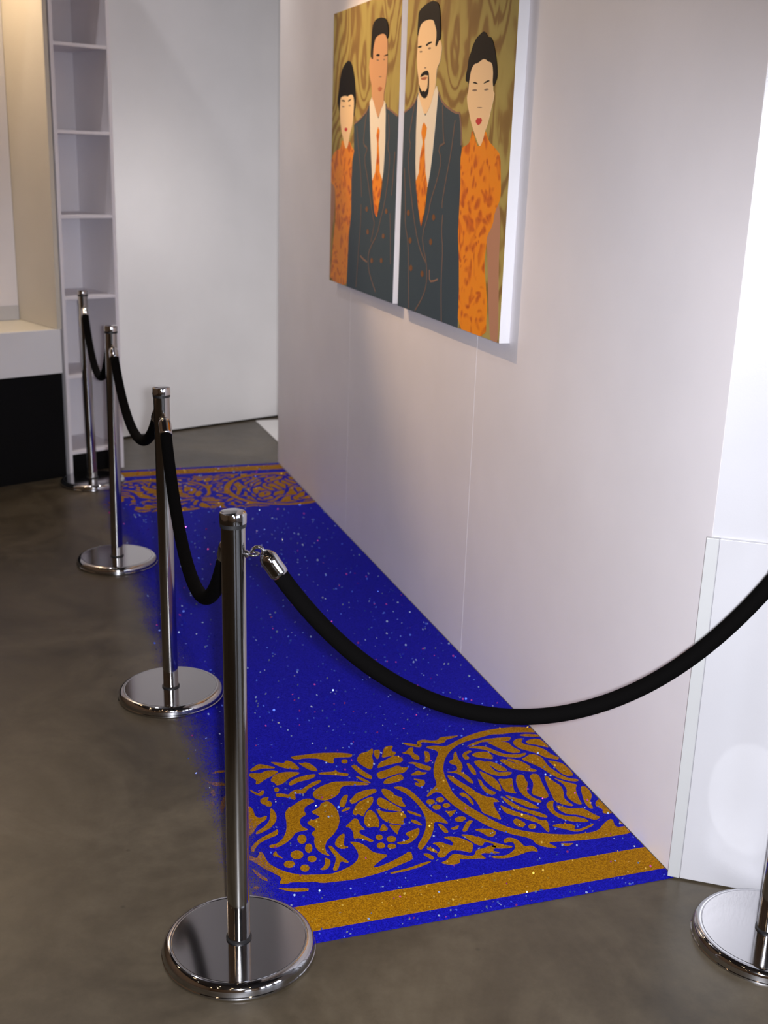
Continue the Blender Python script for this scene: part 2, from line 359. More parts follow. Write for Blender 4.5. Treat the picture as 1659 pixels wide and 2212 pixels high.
K5 = 5.53
CROP = dict(A=(400, 1600), B=(400, 1760), C=(660, 1600), D=(660, 1740), E=(900, 1560), F=(900, 1700), G=(1100, 1560), H=(1100, 1660))
def cpts(spec):
    """'A 770,365 820,320 B 10,20' -> carpet coordinates"""
    out = []; o = None
    for tk in spec.split():
        if tk in CROP: o = CROP[tk]; continue
        x, y = map(float, tk.split(','))
        out.append(c2(onfloor(o[0] + x / K5, o[1] + y / K5)))
    return out
def ell(c, x, y, rx, ry, n=14):
    return c + ' ' + ' '.join('%.1f,%.1f' % (x + rx * math.cos(2 * math.pi * k / n), y + ry * math.sin(2 * math.pi * k / n)) for k in range(n))
LEAF = '''A 770,365 820,320 880,285 960,300 1075,325 1060,340 930,335 860,355 790,375
A 1010,262 1100,268 1180,280 1200,240 1290,265 1380,350 1280,350 1170,330 1090,300
A 1340,268 1400,280 1430,265 1500,285 1570,340 1580,372 1520,368 1440,335
A 765,400 830,395 900,400 960,370 1040,360 1120,375 1060,420 960,465 890,520 840,530 850,480 800,450 765,430
A 1015,490 1050,430 1120,395 1220,380 1380,385 1330,420 1250,450 1170,520 1090,545 1070,510
A 1230,530 1260,490 1340,450 1440,420 1560,405 1550,440 1480,470 1350,500 1270,545
A 1190,880 1215,830 1290,780 1380,720 1470,695 1560,730 1480,770 1430,800 1420,850 1450,890 1380,930 1370,990 1400,1040 1480,1070 1400,1085 B 1320,220 1280,280 1200,350 1100,400 1010,400 1000,375 1100,355 1170,290 1210,200 1210,100
C 180,760 260,725 340,780 390,860 410,950 390,1040 D 340,350 260,420 230,500 250,570 300,615 200,585 130,530 100,450 110,380 60,350 130,290 30,230 20,200 130,170 180,140 60,90 130,50 170,20
C 610,230 650,160 740,140 800,95 810,150 790,190 815,270 790,360 700,320 620,260
C 815,120 890,115 885,190 860,235 820,185
C 910,215 920,140 950,75 1050,65 1020,130 1085,145 1060,185 980,195
C 850,340 880,270 960,235 1060,180 1165,215 1160,260 1040,285 940,310
C 840,400 900,375 1000,345 1100,300 1160,330 1240,320 1180,390 1090,400 980,440 880,470
C 920,520 960,465 1050,435 1140,400 1180,465 1100,500 1000,520
C 540,310 590,290 650,340 720,390 795,430 790,470 720,450 640,400 580,350
C 590,430 650,440 720,475 790,515 730,510 650,475
C 520,730 560,690 600,640 700,600 840,580 850,620 780,650 680,695 560,770
C 555,880 590,800 640,740 720,700 805,670 810,740 760,810 720,850 690,920 630,880 600,900
C 700,930 730,860 770,830 830,870 880,960 880,1050 820,1030 750,1050 700,1000
C 835,820 880,840 950,860 1050,870 1120,850 1160,860 1215,920 1165,940 1180,1015 1080,1000 970,985 900,930
C 840,740 880,680 950,710 1050,770 1140,820 1150,850 1020,840 900,810
C 900,590 950,580 1040,620 1060,660 1160,690 1150,730 1210,800 1120,790 1010,730 930,660
D 880,320 910,240 930,225 1000,300
D 990,230 1060,240 1150,245 1110,300 1100,360 1050,310
C 400,790 420,710 460,660 510,650 490,740 460,805
C 420,855 460,820 530,800 530,825 470,850
D 345,465 380,390 440,345 470,350 460,430 455,490 525,505 440,530 370,500
D 165,770 210,750 235,700 225,630 295,655 300,700 270,760 220,780
D 1085,455 1150,440 1220,420 1250,390 1180,345 1260,310 1360,270 1360,340 1310,410 1240,460 1120,475
E 590,300 680,250 800,215 950,195 1130,180 1110,225 1040,235 880,235 760,245 720,275 640,290
E 830,245 960,235 1090,245 1140,300 1240,350 1230,370 1130,375 1010,330 900,275
E 600,310 720,290 830,300 920,340 1050,390 1200,395 1310,370 1300,400 1230,430 1080,425 960,400 830,340 720,320
E 650,395 720,365 830,360 890,390 920,450 830,440 700,425
E 670,475 760,460 850,500 900,560 960,610 1060,600 1150,605 1100,645 980,650 860,620 750,560
E 800,475 900,480 1000,520 1090,580 1040,595 960,580 890,530
E 980,465 1040,445 1150,490 1300,540 1440,580 1420,600 1280,590 1130,560 1060,510
E 1060,440 1180,450 1300,500 1380,555 1270,530 1150,480
E 590,490 640,510 700,580 715,640 670,630 620,560
E 740,590 800,610 900,660 960,710 1000,770 1010,840 900,780 800,690
E 725,685 770,700 800,760 860,810 960,850 920,875 840,860 770,790
E 970,680 1060,690 1140,670 1150,750 1165,830 1200,860 1110,850 1040,820 1000,750
E 1190,660 1220,630 1280,640 1300,700 1330,730 1310,830 1360,890 1420,920 1500,950 1470,970 1380,950 1280,890 1220,820 1185,720
E 1340,650 1400,620 1460,640 1490,720 1550,830 1580,890 1540,920 1480,900 1370,870 1390,780 1390,720
F 450,390 500,360 560,360 600,385 540,425 470,420
F 540,540 570,470 610,410 680,410 640,450 600,540
F 400,505 460,480 510,465 490,510 440,520
F 245,445 300,455 350,500 385,550 340,560 290,510
F 685,520 760,505 900,510 955,550 920,600 850,600 780,550
F 310,610 400,595 520,615 620,660 680,690 660,800 560,770 430,760 380,790 330,850 260,850 240,810 290,760 240,700 180,680 290,665 380,700 430,710 440,680 400,640
F 520,575 640,580 780,620 900,665 1060,705 1150,715 1130,735 980,745 880,720 940,690 810,660 790,710 720,700 640,650 580,610
F 710,760 800,740 900,700 960,720 900,770 1010,795 900,800 780,795 770,820 840,865 740,860 700,865 560,870 510,865 520,920 400,940 280,915 360,885 410,820 470,805 600,830 690,830
F 110,740 160,725 240,770 250,800 170,775
F 70,805 140,800 210,850 190,880 130,850
F 1145,420 1180,380 1250,410 1310,450 1270,490 1200,475
F 990,220 1060,250 1150,290 1270,330 1400,360 1480,410 1560,400 1590,530 1570,550 1520,500 1460,440 1330,400 1220,360 1090,330 1030,290
F 1000,110 1060,140 1200,230 1330,280 1430,300 1540,340 1570,375 1450,360 1320,310 1180,270 1060,190
F 1050,100 1180,140 1300,170 1400,220 1470,260 1430,270 1330,250 1220,200 1110,150
G 40,240 90,205 170,200 140,240 180,275 300,290 420,330 500,390 600,430 580,455 440,430 330,380 230,350 120,320 60,280
G 190,235 280,205 370,210 430,260 475,310 420,300 320,275 220,265
G 140,450 200,420 250,385 340,400 400,440 470,540 560,600 640,650 720,680 830,690 820,715 720,710 600,680 480,620 380,550 270,500
G 450,460 540,475 640,500 720,570 775,640 700,650 620,620 560,560 510,510
G 415,650 450,650 520,710 620,770 650,840 650,910 700,960 770,1000 740,1010 640,990 540,950 500,860 450,750
G 520,670 600,700 700,730 810,750 790,810 830,920 875,995 800,980 720,930 680,880 690,810 640,740
G 850,780 900,770 960,820 990,890 960,960 1010,1040 960,1040 900,970 870,880
G 1030,960 1070,925 1130,950 1200,1020 1245,1090 1170,1100 1110,1090 1120,1050 1060,1020 1030,1000
H 435,450 470,400 535,390 520,450 540,520 640,570 780,580 900,605 960,640 880,650 740,640 600,600 500,540
H 555,450 620,455 720,490 830,480 900,490 1000,550 1095,590 1030,625 950,600 830,560 700,555 600,510
H 500,690 600,670 740,670 795,700 770,740 850,730 950,690 1010,660 1000,690 900,740 800,765 700,740 590,715
H 1320,610 1385,680 1340,670 1310,660
H 610,900 700,905 780,900 690,940 640,920
A 300,400 380,370 470,360 470,385 380,395
A 300,590 340,600 365,640 340,680 310,650
A 430,740 480,650 480,760 450,880 410,830'''
VINE = '''C 150,395 200,385 330,380 360,350 380,385 520,400 500,432 380,418 200,410 165,408
A 1080,640 1160,640 1240,655 1260,620 1330,590 1390,595 1440,555 1530,500 1620,475 1625,500 1540,545 1470,580 1430,640 1350,640 1310,640 1325,720 1230,690 1160,675 1090,680
A 770,590 830,620 880,640 910,605 945,605 940,640 905,670 850,655 790,620
A 890,720 930,690 1000,680 990,715 960,735 1000,725 1040,750 1030,795 970,790 950,770 910,760
A 1020,810 1065,845 1095,910 1085,975 1020,1050 900,1115 840,1125 850,1095 950,1035 1010,960 1015,890
A 700,760 780,800 810,830 840,920 900,930 980,900 970,950 900,990 850,1040 800,1130 720,1150
B 790,450 785,400 840,340 900,290 960,260 1060,210 1100,180 1115,210 1100,250 1010,285 900,340 850,390 820,455
B 720,470 800,510 860,530 895,440 940,480 970,550 1010,600 1120,660 1250,705 1400,730 1540,725 D 300,830 420,790 560,720 620,660 635,600 610,540 560,470 520,440 620,445 720,490 800,565 870,580 990,600 930,640 860,690 800,750 880,740 1000,690 1130,625 1255,545 1285,640 1250,665 1130,715 960,790 760,850 560,895 330,920 200,935 100,915 0,925 B 1300,810 1200,835 1120,830 1160,770 1080,715 950,655 870,600 800,560 720,520
B 800,650 850,680 920,740 990,780 980,805 900,770 830,705
B 1100,880 1250,890 1480,885 1470,920 1300,930 1180,910
B 815,870 870,865 895,885 850,905 815,900
B 1045,480 1085,435 1100,480 1175,530 1120,520 1080,500 1060,510
C 80,650 110,600 200,545 330,500 450,495 600,495 740,515 760,535 600,540 470,540 420,570 400,640 330,690 250,720 170,715 110,695
C -190,205 -100,185 0,175 150,155 400,150 560,165 550,205 400,205 330,215 340,285 260,265 170,220 0,215 -120,235
D 470,265 540,200 580,160 630,175 650,240 720,300 650,295 640,340 720,380 820,430 780,445 690,410 620,395 575,410 570,330 530,270
D 265,490 310,490 370,555 430,620 520,680 500,695 420,670 400,740 380,785 320,780 350,710 365,630 310,560
D 1010,810 1120,785 1250,750 1380,700 1500,670 1490,690 1360,745 1220,785 1080,815 1020,825
C 1040,565 1120,550 1220,580 1320,660 1420,770 1500,850 F 260,340 330,390 385,450 300,430 210,420 205,500 180,590 100,710 50,765 5,720 70,610 110,500 110,400 70,290 0,200 C 1230,660 1130,600
C 1210,840 1290,860 1385,900 1380,920 1290,890 1220,865
C 1260,950 1320,960 1390,1005 1390,1025 1320,1000 1265,980
C 1140,155 1200,140 1240,90 1290,85 1280,150 1360,195 1360,235 1280,225 1250,170
C 1410,130 1470,140 1490,200 1480,260 1420,270 1430,200
C 1210,275 1290,260 1400,290 1500,320 1490,365 1400,350 1320,320 1300,285
C 1245,420 1310,380 1350,360 1380,385 1460,385 1420,410 1330,420
C 1280,460 1360,470 1420,480 1430,530 1370,565 1300,530 1310,505 1360,520 1340,490
C 1140,30 1230,35 1340,60 1390,40 1380,90 1280,75 1190,55
E 0,235 80,215 170,230 260,220 270,190 400,175 510,165 420,200 350,215 340,245 270,265 180,255 60,240 40,270 10,300
E 1400,80 1250,62 1100,65 950,85 780,115 620,165 480,225 380,285 320,300 240,285 110,300 130,320 210,335 265,370 220,470 200,570 205,650 240,740 220,780 140,850 115,900 150,890 220,840 290,850 330,900 F 440,226 560,310 700,390 860,480 1000,530 1150,575 1280,600 H 270,850 320,910 420,945 600,965 450,890 600,880 800,870 1000,850 1200,820 1480,775 1420,690 1270,715 1230,600 1140,650 1060,755 900,785 700,800 400,785 200,760 F 1106,494 1000,450 880,390 760,320 640,250 520,165 430,80 E 370,730 330,640 315,560 335,450 390,360 470,290 600,230 760,190 900,150 1020,150 1150,130 1300,125 1440,130
E 1230,155 1330,148 1440,155 1480,180 1350,180 1240,170
E 540,400 580,360 640,345 660,360 620,375 590,400 630,430 620,450 570,450
E 345,600 430,600 490,570 470,520 390,500 390,470 440,450 440,380 470,355 490,430 545,510 550,560 520,600 600,640 670,710 680,740 630,730 560,670 490,620 420,610
E 360,640 420,650 520,720 640,790 720,850 820,895 920,910 990,955 960,960 910,960 F 940,266 1010,380 1000,400 900,360 800,320 770,290 740,220 680,140 600,80 E 560,810 460,750 390,690
E 505,860 550,845 600,870 640,910 680,970 680,1005 640,970 600,910 530,890
F 335,290 400,300 480,280 440,330 400,370 375,330
F 880,840 960,830 1050,830 1120,800 1180,740 1160,670 1100,665 1050,680 1035,640 1090,610 1180,625 1240,670 1290,720 1370,705 1430,740 1450,785 1390,770 1330,780 1220,820 1080,860 930,860
A 190,430 260,490 330,505 480,515 480,545 380,550 310,530 230,490'''
BERRY = [('A', 1092, 594, 30, 26), ('B', 1335, 487, 78, 52), ('B', 1245, 600, 68, 42), ('B', 1430, 645, 55, 42), ('B', 1515, 535, 55, 38),
         ('B', 1395, 300, 55, 55), ('B', 1475, 408, 45, 55), ('C', 465, 255, 38, 25), ('D', 880, 388, 42, 32), ('D', 1025, 410, 58, 38),
         ('D', 900, 487, 50, 35), ('D', 1030, 495, 52, 30), ('F', 165, 185, 52, 30), ('F', 280, 160, 50, 30), ('F', 240, 247, 52, 30),
         ('F', 355, 228, 45, 25), ('F', 1380, 480, 48, 30), ('A', 320, 770, 30, 32)]
def clipx(poly, lo):
    out = []
    for a, b in zip(poly, poly[1:] + poly[:1]):
        ia, ib = a[0] >= lo, b[0] >= lo
        if ia: out.append(a)
        if ia != ib:
            t = (lo - a[0]) / (b[0] - a[0]); out.append((lo, a[1] + (b[1] - a[1]) * t))
    return out
PIECES = [('leaf', cpts(s)) for s in LEAF.split('\n')] + [('vine', cpts(s)) for s in VINE.split('\n')] + [('berry', cpts(ell(*b))) for b in BERRY]
GOLD2D = []
for mir in (False, True):
    for nm, poly in PIECES:
        p = clipx(chaikin(poly) if nm != 'berry' else poly, 0.004)
        if len(p) < 3: continue
        carpet_piece(nm, p, 0.0014, 0.0024, 'gold_glitter', mir)
        GOLD2D.append([(x, CL - y) for x, y in p] if mir else p)
def inside(x, y):
    for p in GOLD2D:
        c = False; n = len(p); j = n - 1
        for i in range(n):
            if (p[i][1] > y) != (p[j][1] > y) and x < (p[j][0] - p[i][0]) * (y - p[i][1]) / (p[j][1] - p[i][1]) + p[i][0]: c = not c
            j = i
        if c: return True
    return 0.040 < y < 0.135 or 0.040 < CL - y < 0.135
POLES = [(-0.2830, 2.1448), (-0.6574, 3.3772), (-1.1107, 4.6127), (-1.5135, 5.8217), (0.8880, 2.2380)]
FL = dict(gold=([], []), blue=([], []), silver=([], []), pink=([], []))
for k in range(2500):
    x = random.uniform(0.006, 1.04); y = CL * random.random() ** 1.4
    if any((Vector((*q, 0)) - (car.matrix_world @ Vector((x, -y, 0)))).length < 0.178 for q in POLES): continue
    if x > 0.9 and random.random() < (x - 0.9) / 0.15: continue
    g = inside(x, y) if (y < 0.9 or y > CL - 0.9) else False
    q = random.random()
    key = 'gold' if g and q < 0.8 else ('blue' if q < 0.5 else 'silver' if q < 0.9 else 'pink')
    v, f = FL[key]
    r = random.uniform(0.0016, 0.0032) * (1 + 0.20 * y)
    th = math.radians(62) * math.sqrt(random.random()); ph = random.uniform(0, 2 * math.pi)
    nn = Vector((math.sin(th) * math.cos(ph), math.sin(th) * math.sin(ph), math.cos(th)))
    u = nn.orthogonal().normalized(); w = nn.cross(u); c = Vector((x, -y, 0.0028 + r * math.sin(th)))
    b = len(v)
    for j in range(6):
        a = j * math.pi / 3; v.append(c + (u * math.cos(a) + w * math.sin(a)) * r)
    f.append(tuple(range(b, b + 6)))
for key, (v, f) in FL.items():
    o = mesh('glitter_flakes', v, f, 'flake_' + key, car); o['kind'] = 'stuff'

# ================================================================ STANCHIONS AND ROPES
PH = 0.9886
TOPS = [(503, 1107), (348, 838), (239, 703), (178, 627), None]
SLAB = ['chrome rope post standing on the carpet\'s front left corner, joining two ropes',
        'chrome rope post beside the plain middle of the carpet, second along the row',
        'chrome rope post standing beside the carpet, third along the row',
        'chrome rope post in front of the white shelf unit, last of the row',
        'chrome rope post on the concrete in front of the white end wall']
RINGZ = PH - 0.084
def make_stanchion(i):
    x, y = POLES[i]
    base = Vector((x, y, 0.0026 if i < 4 else 0.0))
    e = empty('stanchion', base)
    tag(e, SLAB[i], 'stanchion', 'chrome stanchions of the rope barrier')
    if TOPS[i]:
        tp = onfloor(*TOPS[i], PH); dv = tp - base
        side = Vector((y, -x, 0)).normalized()
        lean = max(-0.014, min(0.014, Vector((dv.x, dv.y, 0)).dot(side)))
        axis = Vector((0, 0, 1)).cross(side)
        e.rotation_mode = 'QUATERNION'
        e.rotation_quaternion = Quaternion(axis, math.atan2(lean, PH))
        global_lean[i] = side * lean
    R = 0.1655
    prof = [(0.0, 0.0), (R, 0.0), (R, 0.004)]
    prof += [(R - 0.0015, 0.0055), (R - 0.0020, 0.010)]
    for k in range(9):
        a = k / 8 * math.pi / 2
        prof.append((R - 0.0200 + 0.0178 * math.cos(a), 0.011 + 0.0170 * math.sin(a)))
    prof.append((R - 0.0225, 0.0274))
    lathe('base_rim', prof, 'chrome', e, 96)
    lathe('base_plate', [(0.0, 0.020), (R - 0.0228, 0.020), (R - 0.0228, 0.0280), (0.0, 0.0280)], 'chrome_plate', e, 96)
    lathe('pole', [(0.0, 0.028), (0.0238, 0.028), (0.0238, PH - 0.030), (0.0, PH - 0.030)], 'chrome_tube', e, 48)
    lathe('base_collar', [(0.0235, 0.0275), (0.0275, 0.0275), (0.0275, 0.0315), (0.0235, 0.0335)], 'black_rubber', e, 48)
    lathe('cap_band', [(0.0, PH - 0.0305), (0.0255, PH - 0.0305), (0.0258, PH - 0.0225), (0.0, PH - 0.0225)], 'black_rubber', e, 48)
    lathe('cap', [(0.0, PH - 0.0226), (0.0262, PH - 0.0226), (0.0265, PH - 0.006), (0.0250, PH - 0.0015), (0.021, PH), (0.0, PH + 0.0008)], 'chrome', e, 48)
    return e
global_lean = {}
posts = [make_stanchion(i) for i in range(5)]
for i, p in enumerate(posts):                 # flat shade nothing: keep caps crisp
    for ch in p.children:
        if hasattr(ch.data, 'polygons'):
            try: ch.data.set_sharp_from_angle(angle=math.radians(38))
            except Exception: pass
def pole_at(i, z):
    b = Vector((*POLES[i], z)); return b + global_lean.get(i, Vector((0, 0, 0))) * (z / PH)
ROPES = [(0, 4, 0.358, 'black velvet rope across the front of the carpet towards the white end wall'),
         (1, 0, 0.290, 'black velvet rope between the front post and the second post'),
         (2, 1, 0.208, 'black velvet rope between the second and third posts'),
         (3, 2, 0.226, 'black velvet rope between the third post and the post by the shelf')]
for a, b, sag, lab in ROPES:
    pa, pb = pole_at(a, RINGZ), pole_at(b, RINGZ)
    d = (pb - pa); d.z = 0; ln = d.length; d.normalize()
    r = tag(empty('barrier_rope', (pa + pb) / 2 - Vector((0, 0, sag + 0.02))), lab, 'rope', 'black ropes of the barrier')
    o = r.location.copy()
    e0, e1 = 0.058, 0.058
    qa, qb = pa + d * e0, pb - d * e1
    L_ = (qb - qa).length
    def P(t):
        # hanging curve, a little fuller than a parabola near the ends
        c = 2 * t - 1
        return qa.lerp(qb, t) - Vector((0, 0, sag * (1 - (0.82 * c * c + 0.18 * c ** 4)) - 0.006)) - o
    n = 72
    ts = [k / n for k in range(n + 1)]
    # arc length for the ferrules
    ac = [0.0]
    for k in range(n): ac.append(ac[-1] + (P(ts[k + 1]) - P(ts[k])).length)
    def T(s):
        for k in range(n):
            if ac[k + 1] >= s: return ts[k] + (ts[k + 1] - ts[k]) * (s - ac[k]) / (ac[k + 1] - ac[k])
        return 1.0
    FLN = 0.058
    t0, t1_ = T(FLN - 0.004), T(ac[-1] - FLN + 0.004)
    tube('cord', [P(t0 + (t1_ - t0) * k / 60) for k in range(61)], 0.0168, 'black_velvet', r, 20)
    for sgn, end in ((1, 0), (-1, 1)):
        if end == 0: s0_, s1_ = 0.0, FLN
        else: s0_, s1_ = ac[-1], ac[-1] - FLN
        fp = [P(T(s0_ + (s1_ - s0_) * k / 10)) for k in range(11)]
        rd = [0.006, 0.012, 0.0160, 0.0180, 0.0185, 0.0185, 0.0185, 0.0185, 0.0185, 0.0188, 0.0180]
        fe = tube('ferrule', fp, rd, 'chrome', r, 24)
        # snap hook from the post's eye to the ferrule
        pc = (pa if end == 0 else pb) - o; dd = d if end == 0 else -d
        hp = []
        for k in range(9):
            an = math.pi * (0.95 - 1.0 * k / 8)
            hp.append(pc + dd * (0.047 + 0.0125 * math.cos(an)) + Vector((0, 0, 0.0145 * math.sin(an))))
        hp.append(fp[0] + (fp[0] - fp[3]).normalized() * 0.004); hp.append(fp[1])
        tube('hook', hp, 0.0036, 'chrome', fe, 8)
    # eyes on the two posts
    for i, dd in ((a, d), (b, -d)):
        inv = None
        bpy.context.view_layer.update()
        inv = posts[i].matrix_world.inverted()
        c = inv @ pole_at(i, RINGZ); ld = (inv.to_3x3() @ dd).normalized()
        es = tube('eye_stem', [c + ld * 0.022, c + ld * 0.0275, c + ld * 0.030], [0.0075, 0.0075, 0.005], 'chrome', posts[i], 14)
        ringloop('eye_ring', c + ld * 0.0385, Vector((0, 0, 1)), 0.0105, 0.0026, 'chrome', es, 24, 8)

# ================================================================ PAINTED DIPTYCH
PD = 0.0345
mat('paint_black', (0.007, 0.005, 0.005), 0.6, spec=0.1)
paint('paint_skin', (0.98, 0.70, 0.40), 0.5, 0.02)
paint('paint_skin_brown', (0.70, 0.38, 0.19), 0.5, 0.02)
paint('paint_arm', (0.50, 0.25, 0.15), 0.5, 0.03)
paint('paint_jacket', (0.043, 0.070, 0.094), 0.5, 0.05)
paint('paint_shirt', (0.92, 0.84, 0.70), 0.5, 0.02)
paint('paint_line', (0.175, 0.115, 0.09), 0.5, 0.05)
paint('paint_seam', (0.28, 0.16, 0.11), 0.5, 0.05)
paint('paint_lips', (0.62, 0.05, 0.05), 0.5, 0.02)
paint('paint_lips_soft', (0.50, 0.17, 0.08), 0.5, 0.02)
paint('paint_grey', (0.28, 0.19, 0.13), 0.5, 0.02)
paint('paint_button', (0.20, 0.075, 0.012), 0.35, 0.1)
m = mat('paint_background', (0.25, 0.17, 0.05), 0.6, spec=0.15)
tc = N(m, 'ShaderNodeTexCoord')
mp = N(m, 'ShaderNodeMapping'); mp.inputs['Scale'].default_value = (1.0, 1.0, 0.55)
L(m, tc.outputs['Object'], mp.inputs['Vector'])
dn = N(m, 'ShaderNodeTexNoise', Scale=3.6, Detail=1.5, Roughness=0.4)
L(m, mp.outputs[0], dn.inputs['Vector'])
sc_ = N(m, 'ShaderNodeVectorMath', operation='SCALE'); sc_.inputs['Scale'].default_value = 0.95
L(m, dn.outputs['Color'], sc_.inputs[0])
ad_ = N(m, 'ShaderNodeVectorMath', operation='ADD'); L(m, mp.outputs[0], ad_.inputs[0]); L(m, sc_.outputs[0], ad_.inputs[1])
wv = N(m, 'ShaderNodeTexWave', wave_type='RINGS', rings_direction='SPHERICAL', Scale=3.1, Distortion=8.0, Detail=2.4)
wv.inputs['Detail Scale'].default_value = 1.6
L(m, ad_.outputs[0], wv.inputs['Vector'])
rp = ramp(m, wv.outputs['Fac'], [(0.0, (0.25, 0.15, 0.045)), (0.25, (0.30, 0.19, 0.055)), (0.5, (0.40, 0.31, 0.09)), (0.9, (0.44, 0.35, 0.105))])
L(m, rp.outputs[0], BS(m).inputs['Base Color'])
m = mat('paint_brocade', (0.65, 0.16, 0.008), 0.42, spec=0.15)
tc = N(m, 'ShaderNodeTexCoord')
dn = N(m, 'ShaderNodeTexNoise', Scale=9.0, Detail=1.0); L(m, tc.outputs['Object'], dn.inputs['Vector'])
sc_ = N(m, 'ShaderNodeVectorMath', operation='SCALE'); sc_.inputs['Scale'].default_value = 0.16
L(m, dn.outputs['Color'], sc_.inputs[0])
ad_ = N(m, 'ShaderNodeVectorMath', operation='ADD'); L(m, tc.outputs['Object'], ad_.inputs[0]); L(m, sc_.outputs[0], ad_.inputs[1])
vo = N(m, 'ShaderNodeTexVoronoi', Scale=29.0, feature='SMOOTH_F1'); L(m, ad_.outputs[0], vo.inputs['Vector'])
rp = ramp(m, vo.outputs['Distance'], [(0.0, (0.46, 0.07, 0.001)), (0.25, (0.68, 0.15, 0.001)), (0.42, (0.92, 0.29, 0.002)), (0.7, (0.92, 0.30, 0.003))])
L(m, rp.outputs[0], BS(m).inputs['Base Color'])
gn = N(m, 'ShaderNodeTexVoronoi', Scale=260.0); L(m, tc.outputs['Object'], gn.inputs['Vector']); bump(m, gn.outputs['Color'], 0.25, 0.002)

PCROP = dict(a=(700, 120, 9.2167), b=(700, 0, 9.2167), c=(855, 0, 9.2167), d=(970, 50, 9.2167), e=(700, 230, 9.2167), f=(855, 200, 9.2167), g=(700, 430, 9.2167), h=(850, 420, 6.381), p=(0, 0, 1))
def ppts(spec):
    out = []; o = None
    for tk in spec.split():
        if tk in PCROP: o = PCROP[tk]; continue
        x, y = map(float, tk.split(','))
        q = onwall(o[0] + x / o[2], o[1] + y / o[2], PD)
        out.append((q.dot(WT), q.z))
    return out
def sz(u, v): q = onwall(u, v, PD); return q.dot(WT), q.z
ZLO = 0.5 * (sz(713, 605)[1] + sz(1078, 743)[1]); ZHI = sz(716, 32)[1]
PAN = [(sz(713.5, 500)[0], sz(852.5, 520)[0]), (sz(863.5, 540)[0], sz(1084, 640)[0])]   # far, near edge of each panel
def clip_rect(poly, s0, s1, z0, z1):
    def cl(poly, ax, lim, keep):
        out = []
        for a, b in zip(poly, poly[1:] + poly[:1]):
            ia, ib = keep(a[ax]), keep(b[ax])
            if ia: out.append(a)
            if ia != ib:
                t = (lim - a[ax]) / (b[ax] - a[ax])
                out.append((a[0] + (b[0] - a[0]) * t, a[1] + (b[1] - a[1]) * t))
        return out
    for ax, lim, keep in ((0, s0, lambda v: v >= s0), (0, s1, lambda v: v <= s1), (1, z0, lambda v: v >= z0), (1, z1, lambda v: v <= z1)):
        if len(poly) < 3: return []
        poly = cl(poly, ax, lim, keep)
    return poly
class Panel:
    def __init__(self, k, label):
        self.s1, self.s0 = PAN[k]; self.made = []
        self.c = W((self.s0 + self.s1) / 2, ZLO)
        self.e = tag(empty('painting', self.c), label, 'painting', 'diptych panels on the white wall')
        box('canvas', W(self.s0, ZLO) - self.c, WT * (self.s1 - self.s0), -WN * PD, (0, 0, ZHI - ZLO), 'canvas_white', self.e, 0.0012)
        self.add('painted_ground', [(self.s0 + .001, ZLO + .001), (self.s1 - .001, ZLO + .001), (self.s1 - .001, ZHI - .001), (self.s0 + .001, ZHI - .001)], 0.4, 'paint_background')
    def add(self, name, poly, layer, material, parent=None):
        poly = clip_rect(poly, self.s0 + .001, self.s1 - .001, ZLO + .001, ZHI - .001)
        if len(poly) < 3: return None
        pts = [Vector((-s, z, 0)) for s, z in poly]
        area = sum(a.x * b.y - b.x * a.y for a, b in zip(pts, pts[1:] + pts[:1]))
        if area < 0: pts.reverse(); poly = list(reversed(poly))
        n = len(pts); off = PD + layer * 0.0006
        v = [W(s, z, off) - self.c for s, z in poly] + [W(s, z, PD - 0.0002) - self.c for s, z in poly]
        f = []
        for t in tessellate_polygon([pts]):
            a, b, c = (pts[k] for k in t)
            f.append(tuple(t) if (b - a).cross(c - a).z > 0 else tuple(reversed(t)))
        f += [(i + n, (i + 1) % n + n, (i + 1) % n, i) for i in range(n)]
        o = mesh(name, v, f, material, self.e); self.made.append(o); return o
    def shape(self, name, spec, layer, material, smooth=True):
        p = ppts(spec); return self.add(name, chaikin(p) if smooth else p, layer, material)
    def line(self, name, spec, layer, material, w=0.0034):
        p = ppts(spec)
        sm = [p[0]]
        for a, b in zip(p[:-1], p[1:]): sm += [(a[0] + (b[0] - a[0]) * .25, a[1] + (b[1] - a[1]) * .25), (a[0] + (b[0] - a[0]) * .75, a[1] + (b[1] - a[1]) * .75)]
        sm.append(p[-1])
        lft, rgt = [], []
        for i, q in enumerate(sm):
            a = sm[max(i - 1, 0)]; b = sm[min(i + 1, len(sm) - 1)]
            dx, dz = b[0] - a[0], b[1] - a[1]; l = math.hypot(dx, dz) or 1
            nx, nz = -dz / l * w, dx / l * w
            lft.append((q[0] + nx, q[1] + nz)); rgt.append((q[0] - nx, q[1] - nz))
        return self.add(name, lft + rgt[::-1], layer, material)
    def dot(self, name, c, x, y, rx, ry, layer, material):
        sp = c + ' ' + ' '.join('%.1f,%.1f' % (x + rx * math.cos(k * math.pi / 6), y + ry * math.sin(k * math.pi / 6)) for k in range(12))
        return self.add(name, ppts(sp), layer, material)

